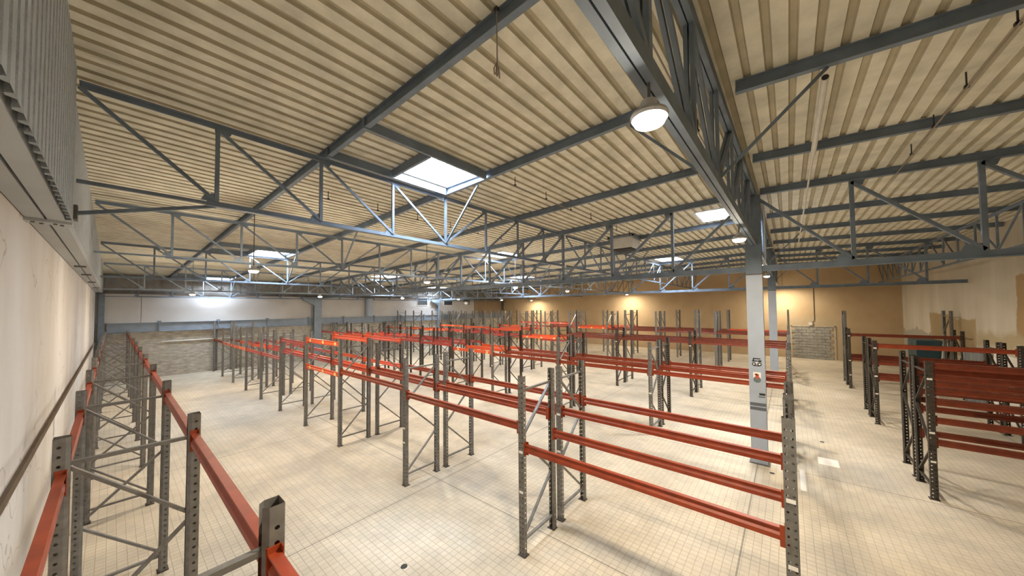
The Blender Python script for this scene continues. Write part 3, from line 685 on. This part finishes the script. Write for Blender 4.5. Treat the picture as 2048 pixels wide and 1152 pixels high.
def cable_run(x0, x1, y, lab):
    z = deck(y)-.19
    t = thing('cable_conduit', (x0, y, z), lab, 'conduit')
    mb = MB(); mb.tube([(0, 0, 0), (x1-x0, 0, 0)], .010, 6); link('conduit_tube', mb.mesh('conduit_tube', M['strip']), t)
    x = x0+.4
    while x < x1:
        mb = MB(); mb.tube([(x-x0, 0, 0), (x-x0, 0, .19)], .008, 5); mb.box(x-x0-.02, x-x0+.02, -.02, .02, .0, .03); link('hanger_hook', mb.mesh('hanger_hook', M['ink']), t); x += 1.15
cable_run(4.9, 9.8, 4.30, 'thin conduit on hooks running past the nearest skylight')
cable_run(2.6, 9.8, 7.75, 'thin conduit on hooks behind the nearest left roof truss')
cable_run(1.75, 9.6, .98, 'thin conduit on hooks beside the ridge girder')
cable_run(10.2, 20.5, 4.30, 'thin conduit on hooks passing the white ventilation unit')
cable_run(4.9, 9.8, -1.70, 'pale thin conduit on hooks across the right roof slope')
t = thing('hanging_cable', (2.14, 1.93, 5.80), 'looped cable hanging from the nearest purlin', 'cable')
mb = MB(); mb.tube([(0, 0, .60), (.003, 0, .12)], .006, 6); link('cable_drop', mb.mesh('cable_drop', M['strip']), t)
mb = MB()
for dx in (-.03, .0, .03): mb.tube([(0, 0, .13), (dx, .01, .06), (dx*1.1, .0, 0), (dx*.3, -.02, .04), (0, 0, .12)], .006, 6)
link('cable_loop', mb.mesh('cable_loop', M['strip']), t)
mb = MB(); mb.box(-.018, .018, -.018, .018, .585, .625); link('hook', mb.mesh('hook', M['ink']), t)
t = thing('column_conduit', (10.14, .40, 4.8), 'pale conduit with a short arm beside the top of the nearest column', 'conduit')
mb = MB(); mb.tube([(0, 0, 0), (0, 0, 1.5)], .012, 6); link('riser', mb.mesh('riser', M['white_plastic']), t)
mb = MB(); mb.tube([(0, 0, .35), (.15, -.38, .37)], .014, 6); link('arm', mb.mesh('arm', M['white_plastic']), t)
# small wall box
t = thing('wall_socket', (X1, -1.16, 2.34), 'small white junction box above the blocked doorway', 'box')
mb = MB(); mb.box(-.1, 0, -.1, .1, 0, .2); link('box_body', mb.mesh('box_body', M['white_plastic']), t)
mb = MB(); mb.tube([(-.03, -.05, .2), (-.03, -.2, .35), (-.03, -.2, 3.0)], .015, 6); link('conduit', mb.mesh('conduit', M['steel_brown']), t)
# floor pieces
mb = MB(); mb.box(-.24, .24, -.18, .18, 0, .006); o = link('cover_plate', mb.mesh('cover_plate', M['label']), None, (10.98, -.63, 0)); tag(o, 'pale rectangular plate lying on the floor of the cross aisle', 'plate')
mb = MB(); mb.box(-.55, .55, -.045, .045, 0, .005); o = link('floor_strip', mb.mesh('floor_strip', M['board_white']), None, (9.55, -.14, 0)); tag(o, 'long pale floor strip beside the right end posts', 'strip')
for x, y, lab in ((2.78, 4.4, 'small black mark on tiles left of the nearest rack'), (9.5, .38, 'small black mark at the foot of the nearest column'), (12.5, -.61, 'small black mark in the cross aisle'), (8.6, 4.6, 'small black drain spot between the first rack rows')):
    mb = MB(); mb.lathe([(.05, 0), (.045, .006)], (0, 0, 0), 10); o = link('floor_drain', mb.mesh('floor_drain', M['ink']), None, (x, y, .0026 if x < 4 else 0)); tag(o, lab, 'drain')
# things leaning along the right wall
t = thing('metal_cabinet', (25.1, Y0+.45, 0), 'dark teal metal cabinet against the patched right wall', 'cabinet')
mb = MB(); mb.box(-.75, .75, -.4, .38, .05, 2.05); link('body', mb.mesh('body', M['teal']), t)
for s in (-1, 1):
    mb = MB(); mb.box(.02*s if s > 0 else -.73, .73 if s > 0 else -.02, .38, .40, .1, 2.0); d = link('door', mb.mesh('door', M['teal']), t)
    mb = MB(); mb.box(.06*s-.01, .06*s+.01, .40, .43, 1.0, 1.15); link('handle', mb.mesh('handle', M['galv']), d)
mb = MB(); mb.box(-.7, .7, -.35, .35, 0, .05); link('plinth', mb.mesh('plinth', M['ink']), t)
def board(x, wd, hgt, mm, lab, name='leaning_board'):
    mb = MB(); mb.plate([(-wd/2, .22, 0), (wd/2, .22, 0), (wd/2, .03, hgt), (-wd/2, .03, hgt)], (0, 1, 0), .03)
    o = link(name, mb.mesh(name, M[mm]), None, (x, Y0+.02, .003)); return tag(o, lab, 'board')
board(24.0, .55, 2.2, 'board_white', 'narrow white board leaning right of the teal cabinet')
b = board(18.2, 2.4, 2.05, 'board_white', 'wide white panel with black scribble leaning on the right wall', 'white_panel')
mb = MB()
for k in range(7): mb.bar((-.5+.16*k, .10, 1.62+.05*(k % 2)), (-.40+.16*k, .10, 1.70-.06*(k % 3)), .02, .02)
link('scribble', mb.mesh('scribble', M['ink']), b)
mb = MB(); mb.bar((-.9, .09, 1.86), (.9, .10, 1.55), .03, .03); link('slanted_bar', mb.mesh('slanted_bar', M['galv']), b)
for k, x in enumerate((19.65, 19.98, 20.31, 20.64, 20.95)):
    mb = MB(); mb.lathe([(.14, 0), (.14, 2.0+.03*(k % 3)), (.11, 2.0+.03*(k % 3)), (.11, 1.95)], (0, 0, 0), 16)
    o = link('sheet_roll', mb.mesh('sheet_roll', M['roll_grey']), None, (x, Y0+.2, 0)); tag(o, 'upright grey sheet roll against the right wall, %s along from the white scribbled panel' % ordn[k], 'roll', 'grey rolls standing along the right wall')
